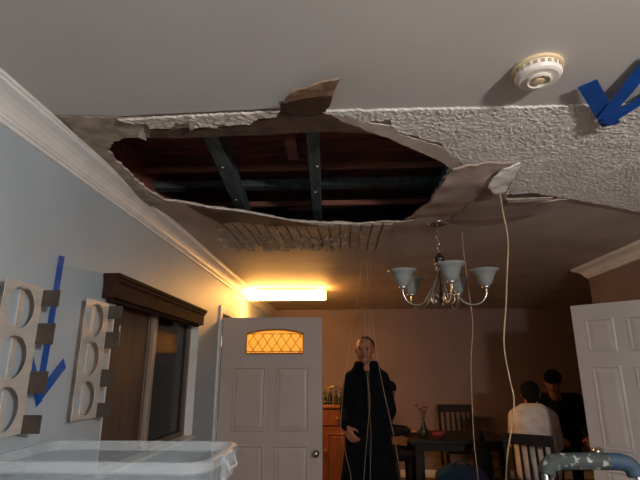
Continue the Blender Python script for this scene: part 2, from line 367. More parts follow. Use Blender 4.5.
# exposed wooden laths beyond the opening, one by one
LX0, LX1 = onZ(215, 224, ZC).x, onZ(392, 224, ZC).x
def lip_y(x):
    L = sorted(far_edge[:9])
    for (xa, ya_), (xb, yb_) in zip(L, L[1:]):
        if xa <= x <= xb: return ya_+(yb_-ya_)*(x-xa)/(xb-xa)
    return L[0][1] if x < L[0][0] else L[-1][1]
nl = 17; pitch = (LX1-LX0)/nl
for i in range(nl):
    xa = LX0+i*pitch+.006; xb = LX0+(i+1)*pitch-.008
    ya = lip_y((xa+xb)/2)+(.02 if i > 6 else .09)+random.uniform(-.006, .006)
    yb = 3.62+random.uniform(-.12, .12) - (.25 if i > 16 else 0)
    bm = NB(); n = 6; rows = []
    for k in range(n+1):
        y = ya+(yb-ya)*k/n; tw = random.uniform(-.002, .002)
        z = min(zfar(xa, y), zfar(xb, y))
        if k == 0: z += .008; tw = 0
        rows.append([bm.verts.new((xa+random.uniform(-.002, .002), y, z-.012+tw)), bm.verts.new((xb, y, z-.012-tw)), bm.verts.new((xb, y, z+.001)), bm.verts.new((xa, y, z+.001))])
    for a, b in zip(rows, rows[1:]):
        for k in range(4): bm.faces.new((a[k], a[(k+1) % 4], b[(k+1) % 4], b[k]))
    bm.faces.new(rows[0]); bm.faces.new(rows[-1])
    part('lath', bm, M_lath)
# loose flakes of paint clinging to the laths (too many and small to pick apart)
bm = NB()
for i in range(150):
    x = random.uniform(LX0-.04, LX1-.05); y = random.uniform(2.98, 3.62)
    if random.random() < .65: y = random.uniform(3.25, 3.6); x = LX0-.04+(x-LX0)*.8
    z = min(zfar(x-.03, y), zfar(x+.03, y))-.0115; s = random.uniform(.006, .02); a = random.uniform(0, 6.28)
    q = [Vector((x+s*math.cos(a+k*1.57)*random.uniform(.5, 1), y+s*1.6*math.sin(a+k*1.57)*random.uniform(.5, 1), z-random.uniform(0, .018))) for k in range(4)]
    lo = [bm.verts.new(p) for p in q]; hi = [bm.verts.new(p+Vector((0, 0, .0025))) for p in q]
    bm.faces.new(lo); bm.faces.new(list(reversed(hi)))
    for k in range(4): bm.faces.new((lo[k], lo[(k+1) % 4], hi[(k+1) % 4], hi[k]))
part('paint_flakes', bm, M_dust2, 'pale flakes of paint on the exposed laths', kind='stuff')

# what shows inside the opening
def beam(name, x0, x1, y0, y1, z0, z1, m, label=None):
    bm = NB(); box(bm, x0, x1, y0, y1, z0, z1, .004); return part(name, bm, m, label)
yj0, yj1 = 1.35, 4.0
for (xa, ya_), (xb, yb_), wd in (((211, 138), (241, 211), .066), ((312.5, 135), (317.5, 222), .058)):
    A, B = onZ(xa, ya_, ZC+.045), onZ(xb, yb_, ZC+.045); d = (B-A).normalized(); A -= d*.35; B += d*1.1; L = (B-A).length
    bm = NB(); box(bm, -wd/2, wd/2, 0, L, ZC+.045, ZC+.15, .004)
    rot_new(bm, 0, Matrix.Translation((A.x, A.y, 0)) @ Matrix.Rotation(math.atan2(-d.x, d.y), 4, 'Z')); jo = part('joist', bm, M_joist)
    for u in (.27, .46) if wd > .06 else (.25, .38):
        q = A+(B-A)*u; bm = NB(); lathe(bm, [(0, 0), (.006, 0), (.006, -.004), (0, -.006)], 8, (q.x+random.uniform(-.015, .015), q.y, ZC+.045)); tag(obj('nail', bm, M_edge, jo))
p = onZ(447, 185, ZC+.045); beam('joist', p.x-.01, p.x+.06, yj0, yj1, ZC+.045, ZC+.15, M_joist)
y = onZ(320, 186, ZC+.16).y; beam('cross_batten', XL+.02, 1.6, y-.03, y+.045, ZC+.155, ZC+.20, M_joist, 'grey batten crossing above the joists')
y = onZ(320, 205, ZC+.16).y; beam('cross_batten', XL+.02, 1.6, y-.015, y+.02, ZC+.155, ZC+.19, M_ledger)
y = onZ(320, 171, ZC+.16).y; beam('cross_batten', XL+.02, 1.6, y-.012, y+.015, ZC+.17, ZC+.20, M_ledger)
p = onZ(292, 152, ZC+.15); beam('short_block', p.x-.03, p.x+.03, p.y-.1, p.y+.12, ZC+.16, ZC+.26, M_ledger)
beam('wall_plate', XL-.13, XL+.02, YN, YB, ZC+.02, ZC+.32, M_ledger)
yy = 1.2; k = 0
while yy < 4.3:
    wd = random.uniform(.17, .2); beam('deck_board', XL+.02, 2.2, yy, yy+wd-.006, ZC+.27+random.uniform(0, .012), ZC+.30, M_deck); yy += wd

# ------------------------------------------------------------------ blue tape arrows
def strip_on(bm, a, b, wdt, nrm, off, t=.0012, n=6, wav=.002):
    a = Vector(a); b = Vector(b); d = (b-a).normalized(); s = nrm.cross(d).normalized()*wdt/2; rows = []
    for k in range(n+1):
        p = a+(b-a)*(k/n)+nrm*(off+random.uniform(0, wav)); j = d*random.uniform(-.004, .004) if k in (0, n) else Vector()
        rows.append([bm.verts.new(p-s+j), bm.verts.new(p+s-j), bm.verts.new(p+s-j+nrm*t), bm.verts.new(p-s+j+nrm*t)])
    for r0, r1 in zip(rows, rows[1:]):
        for k in range(4): bm.faces.new((r0[k], r0[(k+1) % 4], r1[(k+1) % 4], r1[k]))
    bm.faces.new(rows[0]); bm.faces.new(rows[-1])
dn = Vector((0, 0, -1))
t = thing('tape_arrow', 'blue painter\'s tape arrow stuck to the ceiling edge by the smoke detector', 'tape', onZ(608, 118, ZC-.02))
def loc(o, l): return [p - Vector(o.location) for p in l]
zt = ZC-.016
for i, (a, b, wd) in enumerate([((587, 82), (611, 124), .060), ((655, 52), (603, 117), .050), ((668, 80), (604, 121), .050)]):
    A, B = loc(t, [onZ(*a, ZC-.003-.012*(i == 0)), onZ(*b, zt-.012)]) if True else None
    bm = NB(); strip_on(bm, A, B, wd, dn, .004+.003*i); obj('tape_strip', bm, M_tape, t)
t = thing('tape_arrow', 'blue painter\'s tape arrow pointing down on the pale blue wall', 'tape', onX(40, 395, XL))
nx = Vector((1, 0, 0))
for i, (a, b, wd) in enumerate([((61, 256), (38, 395), .040), ((29, 357), (38, 404), .036), ((63, 363), (36, 398), .046)]):
    A, B = loc(t, [onX(*a, XL), onX(*b, XL)])
    bm = NB(); strip_on(bm, A, B, wd, nx, .002+.002*i); obj('tape_strip', bm, M_tape, t)

# ------------------------------------------------------------------ steel wall racks
def rack(pxs, label):
    """pxs: (x,y) of plate top-right, bottom-right, top-left on the plate plane"""
    xp = XL+.055
    a = onX(*pxs[0], xp); b = onX(*pxs[1], xp); y1 = (a.y+b.y)/2; zt, zb = a.z, b.z
    wd = .205; y0 = y1-wd; zc = (zt+zb)/2; H = zt-zb
    t = thing('wall_rack', label, 'rack', (XL, (y0+y1)/2, zb), 0, 'steel racks on the pale blue wall')
    hw = wd/2
    outer = [(-hw, 0), (hw, 0), (hw, H), (-hw, H)]
    hr = min(.074, H/6*.86); hol = []
    for k in range(3):
        zc_ = H*(k+.5)/3
        hol.append([(-.006+hr*math.cos(2*math.pi*j/28), zc_+hr*math.sin(2*math.pi*j/28)) for j in range(28)])
    bm = sheet(outer, hol, lambda x, y: 0, .003, .2)
    for v in bm.verts: v.co = Vector((.055-v.co.z, v.co.x, v.co.y))
    obj('face_plate', bm, M_rack, t)
    bm = NB(); box(bm, .0, .006, .048, .070, 0, H); obj('back_spine', bm, M_rack, t)
    for z in (.004, H-.012):
        bm = NB(); box(bm, .005, .053, .048, .070, z, z+.008); obj('standoff', bm, M_rack, t)
    th = H*.15
    for k in range(4):
        z = (0, H/3, 2*H/3, H)[k]; z0 = z-th/2 + (th/2 if k == 0 else 0) - (th*.42 if k == 3 else 0)
        bm = NB(); box(bm, .054, .122, hw-.004, hw, z0, z0+th*(.8 if k in (0, 3) else 1.0), .001); obj('tongue', bm, M_tongue, t)
    return t
rack(((41, 287), (25, 433)), 'steel wall rack with three round holes nearest the left picture edge')
rack(((109, 304), (97, 417)), 'steel wall rack with three round holes beside the window')

# ------------------------------------------------------------------ window
ww = tag(bpy.data.objects.new('window_1', None), 'dark sliding window in the pale blue wall', kind='structure'); COL.objects.link(ww)
ww.location = (XL, wy0, wz0); W = wy1-wy0; H = wz1-wz0
def wpart(name, parts, m, label=None, bev=.003):
    bm = NB()
    for p in parts: box(bm, *p, bev)
    o = obj(name, bm, m, ww); return tag(o, label)
wpart('reveal', [(-.13, 0, -.0, .012, 0, H), (-.13, 0, W-.012, W, 0, H), (-.13, 0, .012, W-.012, H-.012, H), (-.13, .03, .012, W-.012, 0, .016)], M_trim, 'white painted reveal', .001)
g = .035
wpart('window_frame', [(-.10, -.06, .012, .012+g, .016, H-.012), (-.10, -.06, W-.012-g, W-.012, .016, H-.012), (-.10, -.06, .012+g, W-.012-g, H-.012-g, H-.012), (-.10, -.06, .012+g, W-.012-g, .016, .016+g)], M_winframe)
ms = onX(151, 380, XL-.05).y-wy0
wpart('meeting_stile', [(-.075, -.045, ms-.028, ms+.022, .03, H-.03)], mat('tan_stile', (.36, .28, .21), .45, .2))
wpart('pane', [(-.085, -.079, .04, ms, .04, H-.04)], M_glass, bev=0)
wpart('pane', [(-.092, -.086, ms, W-.04, .04, H-.04)], M_glass, bev=0)
wpart('sash_sheet', [(-.074, -.071, .045, ms-.03, .045, H-.045)], M_brownsheet, 'brown sheet over the near sash', 0)  # opaque brown sheet covering the near sash
wpart('sheet_edge', [(-.071, -.062, ms-.075, ms-.05, .045, H-.045)], M_winframe)
wpart('sash_latch', [(-.07, -.055, .20, .212, .62, .74)], M_nickel)
# wooden valance over the window
t = thing('window_valance', 'dark brown wooden valance box mounted over the window', 'valance', (XL, wy0, VZ))
va, vb = onX(115, 290, XL+.07).y-wy0+.012, onX(204, 320, XL+.07).y-wy0
bm = NB(); box(bm, .055, .07, va, vb, .015, .12, .003); obj('front_board', bm, M_valance, t)
bm = NB(); box(bm, 0, .088, va-.012, vb+.02, .115, .137, .004); box(bm, 0, .080, va-.006, vb+.012, .095, .117, .004); obj('cornice', bm, M_valance, t)
for y in (va, vb-.015):
    bm = NB(); box(bm, 0, .06, y, y+.015, .015, .12, .002); obj('end_board', bm, M_valance, t)
bm = NB(); box(bm, .012, .045, va+.03, vb-.03, -.0, .06, .004); obj('raised_blind', bm, M_valance, t)

# ------------------------------------------------------------------ doors
def panel_bm(x0, x1, z0, z1, y, s=-1):
    """raised panel with a moulded groove, on the face at y, proud towards s"""
    bm = NB(); lv = [(0, .004), (.012, .009), (.022, .001), (.05, .007)]
    rings = []
    for ins, d in lv:
        rings.append([bm.verts.new((x, y+s*d, z)) for x, z in ((x0+ins, z0+ins), (x1-ins, z0+ins), (x1-ins, z1-ins), (x0+ins, z1-ins))])
    base_ = [bm.verts.new((x, y-s*.003, z)) for x, z in ((x0, z0), (x1, z0), (x1, z1), (x0, z1))]
    allr = [base_]+rings
    for a, b in zip(allr, allr[1:]):
        for k in range(4): bm.faces.new((a[k], a[(k+1) % 4], b[(k+1) % 4], b[k]))
    bm.faces.new(rings[-1]); bm.faces.new(base_)
    return bm
# entry door, swung open square to the left wall
DW = onY(322, 330, DY0).x-(XL+.02); DH = onY(270, 317.5, DY0).z-.012
d1 = tag(bpy.data.objects.new('door_1', None), 'white entry door with arched gold leaded glass standing open', kind='structure'); COL.objects.link(d1)
d1.location = (XL+.022, DY0, .012)
gx0 = onY(246.5, 343, DY0).x-d1.location.x; gx1 = onY(303, 343, DY0).x-d1.location.x
gz0 = onY(275, 353.5, DY0).z-.012; gz1 = onY(247, 333.5, DY0).z-.012; gzt = onY(275, 329.5, DY0).z-.012
def arch(i): return gz1+(gzt-gz1)*(1-((i/12)*2-1)**2)
gl = [(gx0, gz0), (gx1, gz0)]+[(gx0+(gx1-gx0)*i/12, arch(i)) for i in range(12, -1, -1)]
bm = sheet([(0, 0), (DW, 0), (DW, DH), (0, DH)], [gl], lambda x, y: 0, .042, .5)
for v in bm.verts: v.co = Vector((v.co.x, v.co.z, v.co.y))
obj('door_leaf', bm, M_door, d1)
bm = sheet(gl, [], lambda x, y: .016, .006, .5)
for v in bm.verts: v.co = Vector((v.co.x, v.co.z, v.co.y))
gpane = obj('leaded_pane', bm, M_leaded, d1); gpane['label'] = 'gold textured glass with diamond leading'
bm = NB(); tube(bm, [(x, -.002, z) for x, z in gl]+[(gl[0][0], -.002, gl[0][1])], .007, 6); obj('glass_bead', bm, M_brass, d1)
gw = gx1-gx0; step = gw/6
for i in range(-1, 7):
    for s in (1, -1):
        pts = []
        for k in range(9):
            u = k/8; x = gx0+step*(i+.5)+ (u if s > 0 else 1-u)*step*1.4; z = gz0+.008+u*(gz1-gz0-.004)
            if gx0+.004 < x < gx1-.004: pts.append((x, .013, z))
        if len(pts) > 2: bm = NB(); tube(bm, pts, .0032, 5); obj('leading', bm, M_lead, gpane)
for zz in (gz0+.02, gz1-.004):
    bm = NB(); tube(bm, [(gx0+.003, .013, zz), (gx1-.003, .013, zz)], .003, 5); obj('leading', bm, M_lead, gpane)
cw = DW/2
for z0, z1 in ((.95, 1.52), (.22, .84)):
    for x0, x1 in ((.12, cw-.045), (cw+.045, DW-.12)):
        obj('door_panel', panel_bm(x0, x1, z0, z1, 0), M_door, d1)
kz = onY(318, 453, DY0).z-.012
bm = NB(); lathe(bm, [(0, 0), (.030, 0), (.030, .006), (.012, .012), (.011, .035), (.024, .042), (.030, .055), (.026, .068), (0, .073)], 20)
rot_new(bm, 0, Matrix.Translation((DW-.055, 0, kz)) @ Matrix.Rotation(R_(90), 4, 'X')); obj('door_knob', bm, M_nickel, d1, True)
for z in (.25, 1.0, 1.75):
    bm = NB(); tube(bm, [(-.008, .0, z-.05), (-.008, .0, z+.05)], .007, 8); obj('hinge', bm, M_nickel, d1)
bm = NB()
for y0, y1, z0, z1 in ((DY0-.085, DY0-.005, 0, DZ+.07), (DY1, DY1+.08, 0, DZ+.07), (DY0-.005, DY1, DZ, DZ+.07)): box(bm, XL, XL+.018, y0, y1, z0, z1, .004)
tag(obj('trim_3', bm, M_trim), kind='structure')
# hall door with six panels, ajar at the right
hx = XR-.02; fp = onZ(570, 306, 2.0)
p_free = onX(570, 306, 1.80); h_top = p_free.z
wdoor = .66; dx = hx-p_free.x; dyy = math.sqrt(max(wdoor**2-dx**2, .01)); hinge = Vector((hx, p_free.y-dyy, .012))
ang = math.atan2(p_free.y-hinge.y, p_free.x-hinge.x)
d2 = tag(bpy.data.objects.new('door_2', None), 'white six panel door standing ajar at the right', kind='structure'); COL.objects.link(d2)
d2.location = hinge; d2.rotation_euler = (0, 0, ang)
HH = h_top-.012
bm = NB(); box(bm, 0, wdoor, -.035, 0, 0, HH, .002); obj('door_leaf', bm, M_door2, d2)
pc = wdoor/2
for z0, z1 in ((HH-.36, HH-.11), (.93, HH-.46), (.22, .80)):
    for x0, x1 in ((.09, pc-.04), (pc+.04, wdoor-.09)):
        obj('door_panel', panel_bm(x0, x1, z0, z1, 0, 1), M_door2, d2)
bm = NB(); lathe(bm, [(0, 0), (.030, 0), (.030, .006), (.012, .012), (.011, .035), (.024, .042), (.030, .055), (.026, .068), (0, .073)], 20)
rot_new(bm, 0, Matrix.Translation((wdoor-.06, 0, .92)) @ Matrix.Rotation(R_(-90), 4, 'X')); obj('door_knob', bm, M_nickel, d2, True)

# ------------------------------------------------------------------ ceiling fixtures
p = onZ(537, 68, ZC); t = thing('smoke_detector', 'round white smoke detector on the smooth ceiling', 'smoke detector', (p.x, p.y, ZC), R_(15))
bm = NB(); lathe(bm, [(0, 0), (.076, 0), (.078, -.004), (.078, -.010), (.074, -.012), (0, -.012)], 40); obj('mounting_plate', bm, M_yellow, t, False)
bm = NB(); lathe(bm, [(0, -.011), (.070, -.011), (.071, -.030), (.067, -.038), (.058, -.043), (0, -.043)], 40); body = obj('body', bm, M_white, t)
bm = NB(); lathe(bm, [(.036, -.042), (.040, -.049), (.034, -.052), (.030, -.048), (.030, -.042)], 32); obj('sounder_ring', bm, M_white, t)
bm = NB(); lathe(bm, [(0, -.042), (.017, -.042), (.016, -.052), (0, -.053)], 20); obj('test_button', bm, M_yellow, t)
for k in range(22):
    a = k*2*math.pi/22; bm = NB(); n0 = 0; box(bm, .0695, .0725, -.005, .005, -.027, -.016); rot_new(bm, 0, Matrix.Rotation(a, 4, 'Z')); obj('vent_slot', bm, M_slot, body)

# linear fixture by the entry, switched on
fx0 = onZ(249, 290, ZC).x; fy = onZ(285, 288, ZC).y
a = onY(248, 292, fy); b = onY(326, 292, fy); ft = onY(285, 285, fy).z; fb = onY(285, 301.5, fy).z
t = thing('linear_ceiling_light', 'glowing linear ceiling light above the entry door', 'ceiling light', ((a.x+b.x)/2, fy+.06, ZC))
L = (b.x-a.x); hgt = .135
bm = NB(); box(bm, -L/2+.1, L/2-.1, -.03, .03, -.03, 0, .003); obj('base_tray', bm, M_white, t)
bm = NB(); n = 24; prof = [(.055*math.copysign(abs(math.cos(2*math.pi*k/n))**.6, math.cos(2*math.pi*k/n)), -.082+.052*math.copysign(abs(math.sin(2*math.pi*k/n))**.6, math.sin(2*math.pi*k/n))) for k in range(n)]
r0 = [bm.verts.new((-L/2+.006, y, z)) for y, z in prof]; r1 = [bm.verts.new((L/2-.006, y, z)) for y, z in prof]
for k in range(n): bm.faces.new((r0[k], r0[(k+1) % n], r1[(k+1) % n], r1[k]))
bm.faces.new(r0); bm.faces.new(r1); obj('diffuser', bm, M_tube, t, True)
for s in (-1, 1):
    bm = NB(); box(bm, L/2-.008 if s > 0 else -L/2, L/2 if s > 0 else -L/2+.008, -.03, .03, -.105, -.06, .003); obj('end_cap', bm, M_white, t)
ld = bpy.data.lights.new('tube_glow', 'AREA'); ld.shape = 'RECTANGLE'; ld.size = L*.9; ld.size_y = .1; ld.energy = TUBE_W; ld.color = TUBE_COL
lo = bpy.data.objects.new('tube_glow', ld); COL.objects.link(lo); lo.parent = t; lo.location = (0, 0, -hgt-.01)

# chandelier, switched off
p = onZ(437, 224, ZC-.02); CX, CY = p.x, p.y
hz = onY(441, 308, CY).z; t = thing('chandelier', 'five arm nickel chandelier with frosted bell shades, unlit', 'chandelier', (CX, CY, ZC-.012))
zb = hz-(ZC-.012)                                   # bottom of the finial, local
bm = NB(); lathe(bm, [(0, 0), (.062, 0), (.064, -.006), (.055, -.014), (.030, -.022), (.010, -.026), (0, -.026)], 28); obj('canopy', bm, M_nickel, t, True)
bm = NB(); zt0 = -.026; zbod = zb+.34
nlk = max(2, int((zt0-zbod)/.032))
for k in range(nlk):
    zc_ = zt0-(k+.5)*(zt0-zbod)/nlk; hh = (zt0-zbod)/nlk*.62; pts = []
    for j in range(13):
        a = j*2*math.pi/12; pts.append((.010*math.cos(a)*(1 if k % 2 else 0), .010*math.cos(a)*(0 if k % 2 else 1), zc_+hh*math.sin(a)))
    bm = NB(); tube(bm, pts, .0025, 6, False); obj('chain_link', bm, M_nickel, t)
bm = NB(); lathe(bm, [(0, zb+.35), (.010, zb+.345), (.016, zb+.335), (.030, zb+.32), (.036, zb+.305), (.030, zb+.295), (.012, zb+.285), (.010, zb+.20), (.010, zb+.10), (.018, zb+.085), (.026, zb+.065), (.022, zb+.045), (.010, zb+.03), (.014, zb+.018), (.008, zb+.006), (0, zb)], 20); obj('stem', bm, M_darkmetal, t, True)
for k in range(3):
    a = k*2.1+.3; bm = NB(); lathe(bm, [(0, zb+.235), (.0075, zb+.235), (.0075, zb+.292), (0, zb+.292)], 10, (.022*math.cos(a), .022*math.sin(a), 0)); obj('stem_sleeve', bm, M_white, t)
RA = .262; zs = zb+.115
for k in range(5):
    a = R_(-90+1+72*k); ca, sa = math.cos(a), math.sin(a)
    prof = [(.012, zb+.215), (.045, zb+.17), (.085, zb+.09), (.13, zb+.03), (.185, zb+.012), (.235, zb+.03), (RA, zb+.075), (RA, zs)]
    bm = NB(); tube(bm, smooth_path([(r*ca, r*sa, z) for r, z in prof], 5), .0062, 8); obj('arm', bm, M_nickel, t, True)
    sc = [(.018, zb+.06), (.05, zb+.09), (.075, zb+.06), (.065, zb+.03), (.045, zb+.035), (.045, zb+.052)]
    bm = NB(); tube(bm, smooth_path([(r*ca, r*sa, z) for r, z in sc], 4), .0045, 6); obj('scroll', bm, M_nickel, t, True)
    bm = NB(); lathe(bm, [(0, zs-.012), (.020, zs-.010), (.026, zs), (.020, zs+.012), (.014, zs+.03), (0, zs+.03)], 16, (RA*ca, RA*sa, 0)); obj('shade_holder', bm, M_nickel, t, True)
    bm = NB(); sp_ = [(.020, 0), (.036, .014), (.046, .035), (.054, .062), (.066, .085), (.090, .100), (.0885, .1025), (.064, .089), (.0515, .064), (.0435, .037), (.033, .017), (.018, .004)]
    lathe(bm, sp_+[sp_[0]], 28, (RA*ca, RA*sa, zs+.004)); obj('shade', bm, M_shade, t, True)
    bm = NB(); lathe(bm, [(0, zs+.03), (.012, zs+.03), (.022, zs+.055), (.022, zs+.07), (.012, zs+.085), (0, zs+.088)], 14, (RA*ca, RA*sa, 0)); obj('bulb', bm, M_white, t, True)

# ------------------------------------------------------------------ hanging strands of torn tape
def strand(pts, y, label, r=.0026, y_end=None, top=None):
    P = []
    for i, (x, q) in enumerate(pts):
        yy = y+((y_end if y_end else y)-y)*i/(len(pts)-1); P.append(onY(x, q, yy))
    if top is not None: P = [Vector(top)]+P
    last = P[-1]; P += [last+Vector((random.uniform(-.02, .02), .01, -.16)), last+Vector((random.uniform(-.03, .03), .0, -.34))]
    o = P[0].copy(); bm = NB(); sp_ = smooth_path([q-o for q in P], 5); tube(bm, sp_, [r*random.uniform(.8, 1.15) for _ in sp_], 6)
    ob = obj('hanging_strand', bm, M_string); ob.location = o
    return tag(ob, label, 'strand', 'torn strands hanging from the ceiling')
q = onZ(500, 193, ZC-.07); strand([(503, 212), (508, 240), (507, 275), (506, 305), (504, 345), (510, 380), (514, 400), (512, 425), (508, 450), (506, 478)], q.y, 'cream strand hanging from the loose popcorn scrap, right of the chandelier', .0032, q.y+.15, q)
q = onZ(462, 232, ZC+.003); strand([(464, 255), (470, 300), (473, 325), (471, 360), (472, 400), (474, 440), (478, 478)], q.y, 'cream strand hanging just behind the chandelier', .0026, q.y, q)
for top, pts, lb in [((362, 262), [(357, 300), (351, 335), (345, 375), (342, 405), (341, 430), (346, 455), (351, 478)], 'cream strand hanging across the standing person\'s left-hand sleeve, nearest the entry door'),
                     ((368, 262), [(366, 300), (365, 345), (367, 375), (370, 400), (368, 425), (366, 450), (364, 478)], 'cream strand hanging down the front of the standing person\'s coat'),
                     ((371, 258), [(370, 300), (369, 350), (369, 400), (371, 430), (371, 450), (370, 478)], 'fainter cream strand beside the one down the coat front'),
                     ((366, 258), [(370, 300), (375, 340), (380, 372), (388, 410), (394, 436), (398, 460), (401, 478)], 'cream strand slanting across the standing person\'s right-hand sleeve, nearest the table')]:
    q = onZ(*top, ZC+.003); q.y += .06 if 'fainter' in lb else 0; strand(pts, q.y, lb, 0.0017 if 'fainter' not in lb else .0012, q.y, q)

# ------------------------------------------------------------------ foreground: clear tote and step ladder
zr = 1.23
fr = onZ(241, 441, zr); nrp = onZ(222, 464, zr); x0 = XL+.02; x1 = fr.x; y1 = fr.y; y0 = nrp.y
t = thing('storage_tote', 'clear plastic storage tote standing below the window', 'storage bin', ((x0+x1)/2, (y0+y1)/2, .92))
hx_, hy_ = (x1-x0)/2, (y1-y0)/2; TH = zr-.92
def rrect(hx, hy, r, n=5):
    o = []
    for cx, cy, a0 in ((hx-r, hy-r, 0), (-hx+r, hy-r, 90), (-hx+r, -hy+r, 180), (hx-r, -hy+r, 270)):
        for k in range(n+1): a = R_(a0+90*k/n); o.append((cx+r*math.cos(a), cy+r*math.sin(a)))
    return o
def loft(bm, secs, close=False):
    rings = [[bm.verts.new((x, y, z)) for x, y in pl] for pl, z in secs]; n = len(rings[0])
    for a, b in zip(rings, rings[1:]):
        for k in range(n): bm.faces.new((a[k], a[(k+1) % n], b[(k+1) % n], b[k]))
    return rings
bm = NB(); i_ = .05
r_ = loft(bm, [(rrect(hx_-i_, hy_-i_, .05), .003), (rrect(hx_-i_-.0, hy_-i_, .05), 0), (rrect(hx_-.02, hy_-.02, .06), TH-.03), (rrect(hx_-.023, hy_-.023, .058), TH-.03), (rrect(hx_-i_-.004, hy_-i_-.004, .047), .004)])
bm.faces.new(r_[-1]); bm.faces.new(list(reversed(r_[1]))) ; obj('tub', bm, M_tote, t, True)
bm = NB(); loft(bm, [(rrect(hx_-.021, hy_-.021, .06), TH-.035), (rrect(hx_-.004, hy_-.004, .07), TH-.035), (rrect(hx_, hy_, .07), TH-.028), (rrect(hx_, hy_, .07), TH-.004), (rrect(hx_-.006, hy_-.006, .07), TH), (rrect(hx_-.021, hy_-.021, .06), TH), (rrect(hx_-.021, hy_-.021, .06), TH-.035)]); obj('rim', bm, M_toterim, t)
for s in (1, -1):
    bm = NB(); box(bm, s*hx_-.004, s*hx_+.014, -.06, .06, TH-.085, TH-.002, .006); tube(bm, [(s*hx_+.014, -.055, TH-.02), (s*hx_+.026, -.05, TH-.05), (s*hx_+.026, .05, TH-.05), (s*hx_+.014, .055, TH-.02)], .005, 6); obj('latch', bm, M_toterim, t)
bm = NB(); tube(bm, [(-hx_+.08, -hy_+.012, TH-.06), (hx_-.08, -hy_+.012, TH-.06)], .004, 6); obj('mould_rib', bm, M_toterim, t)
t = thing('side_table', 'plain brown side table under the clear tote', 'table', ((x0+x1)/2, (y0+y1)/2, 0))
bm = NB(); box(bm, -.36, .36, -.28, .28, .885, .92, .004); obj('table_top', bm, M_orange, t)
for sx in (-.33, .33):
    for sy in (-.25, .25): bm = NB(); box(bm, sx-.025, sx+.025, sy-.025, sy+.025, 0, .885, .003); obj('leg', bm, M_orange, t)

yl = 2.05; a = onY(543, 461, yl); b = onY(634, 461, yl)
cx = (a.x+b.x)/2; hw = (b.x-a.x)/2; zt = a.z
t = thing('step_ladder', 'folding step ladder with paint splashed grey hand rail', 'step ladder', (cx, yl, 0), R_(3))
rail = [(-hw-.025, 0, .02), (-hw-.012, 0, zt*.6), (-hw-.004, 0, zt-.07), (-hw+.006, 0, zt-.03), (-hw+.035, 0, zt-.004), (-hw+.09, 0, zt), (hw-.09, 0, zt), (hw-.035, 0, zt-.004), (hw-.006, 0, zt-.03), (hw+.004, 0, zt-.07), (hw+.012, 0, zt*.6), (hw+.025, 0, .02)]
# rail leans: shear in y with height
rail = [(x, -.22*(1-z/zt)-.0, z) for x, y, z in rail]
bm = NB(); tube(bm, smooth_path(rail, 4), .0115, 12); obj('hand_rail', bm, M_chrome, t, True)
gp = [(-hw+.001, -.008, zt-.045), (-hw+.012, -.004, zt-.018), (-hw+.04, 0, zt-.003), (-hw+.09, 0, zt), (0, 0, zt+.001), (hw-.10, 0, zt)]
bm = NB(); tube(bm, smooth_path(gp, 5), .031, 16); obj('grip_sleeve', bm, M_grip, t, True)
gp = [(hw-.102, 0, zt), (hw-.08, 0, zt), (hw-.04, 0, zt-.003), (hw-.012, -.004, zt-.018), (hw-.001, -.008, zt-.05)]
bm = NB(); tube(bm, smooth_path(gp, 5), [.0315]*16+[.031]*4+[.029], 14); tag(obj('grip_sleeve', bm, M_bluepaint, t, True), 'blue wrapped end of the grip')
for k, z in enumerate((.24, .47, .70)):
    y = -.22*(1-z/zt); bm = NB(); box(bm, -hw+.0, hw-.0, y-.11, y+.06, z-.015, z+.012, .006); tr = obj('tread', bm, M_grip, t)
    bm = NB(); box(bm, -hw+.02, hw-.02, y-.10, y+.05, z+.011, z+.014); obj('tread_mat', bm, M_rubber, tr)
for s in (-1, 1):
    bm = NB(); tube(bm, [(s*(hw+.002), -.05, zt*.72), (s*(hw+.03), .40, .02)], .010, 10); obj('rear_leg', bm, M_chrome, t, True)
    for yy, xx in ((-.22, hw+.025), (.40, hw+.03)):
        bm = NB(); lathe(bm, [(0, 0), (.017, 0), (.016, .035), (0, .036)], 12, (s*xx, yy, 0)); obj('rubber_foot', bm, M_rubber, t)

# ------------------------------------------------------------------ dining end
def make_chair(h=1.02):
    t = thing('dining_chair', 'x', 'chair')
    wd = .225; bk = -.20
    bm = NB(); box(bm, -wd, wd, -.21, .22, .43, .47, .012); obj('seat', bm, M_darkwood, t)
    for sx in (-1, 1):
        bm = NB(); box(bm, sx*wd-.02, sx*wd+.02, .18, .22, 0, .43, .003); obj('leg', bm, M_darkwood, t)
        bm = NB(); tube(bm, [(sx*wd, bk, 0), (sx*wd, bk, .45), (sx*wd, bk-.05, h-.02)], .02, 8); obj('leg', bm, M_darkwood, t)
    bm = NB(); n0 = 0; box(bm, -wd-.02, wd+.02, bk-.062, bk-.036, h-.10, h, .006); obj('top_rail', bm, M_darkwood, t)
    bm = NB(); box(bm, -wd, wd, bk-.022, bk-.0, .56, .60, .004); obj('lower_rail', bm, M_darkwood, t)
    for k in range(5):
        x = -wd+.075+k*.075; bm = NB(); tube(bm, [(x, bk-.012, .59), (x, bk-.047, h-.09)], .013, 6); obj('slat', bm, M_darkwood, t)
    for sx in (-1, 1): bm = NB(); box(bm, sx*wd-.01, sx*wd+.01, -.2, .2, .2, .23); obj('stretcher', bm, M_darkwood, t)
    return t
def place(o, x, y, rz, label):
    o.location = (x, y, 0); o.rotation_euler = (0, 0, rz); o['label'] = label; o['group'] = 'dining chairs'
ch = make_chair()
A = onY(454, 404, 7.28); place(ch, A.x, 7.03, R_(180), 'dark slat back dining chair against the back wall behind the table')
c2 = copy_tree(ch); B = onY(530, 432, 4.5); c2.scale = (.88, .93, .93); place(c2, B.x+.12, 4.78, R_(-32), 'dark slat back dining chair holding the person in the white jacket')
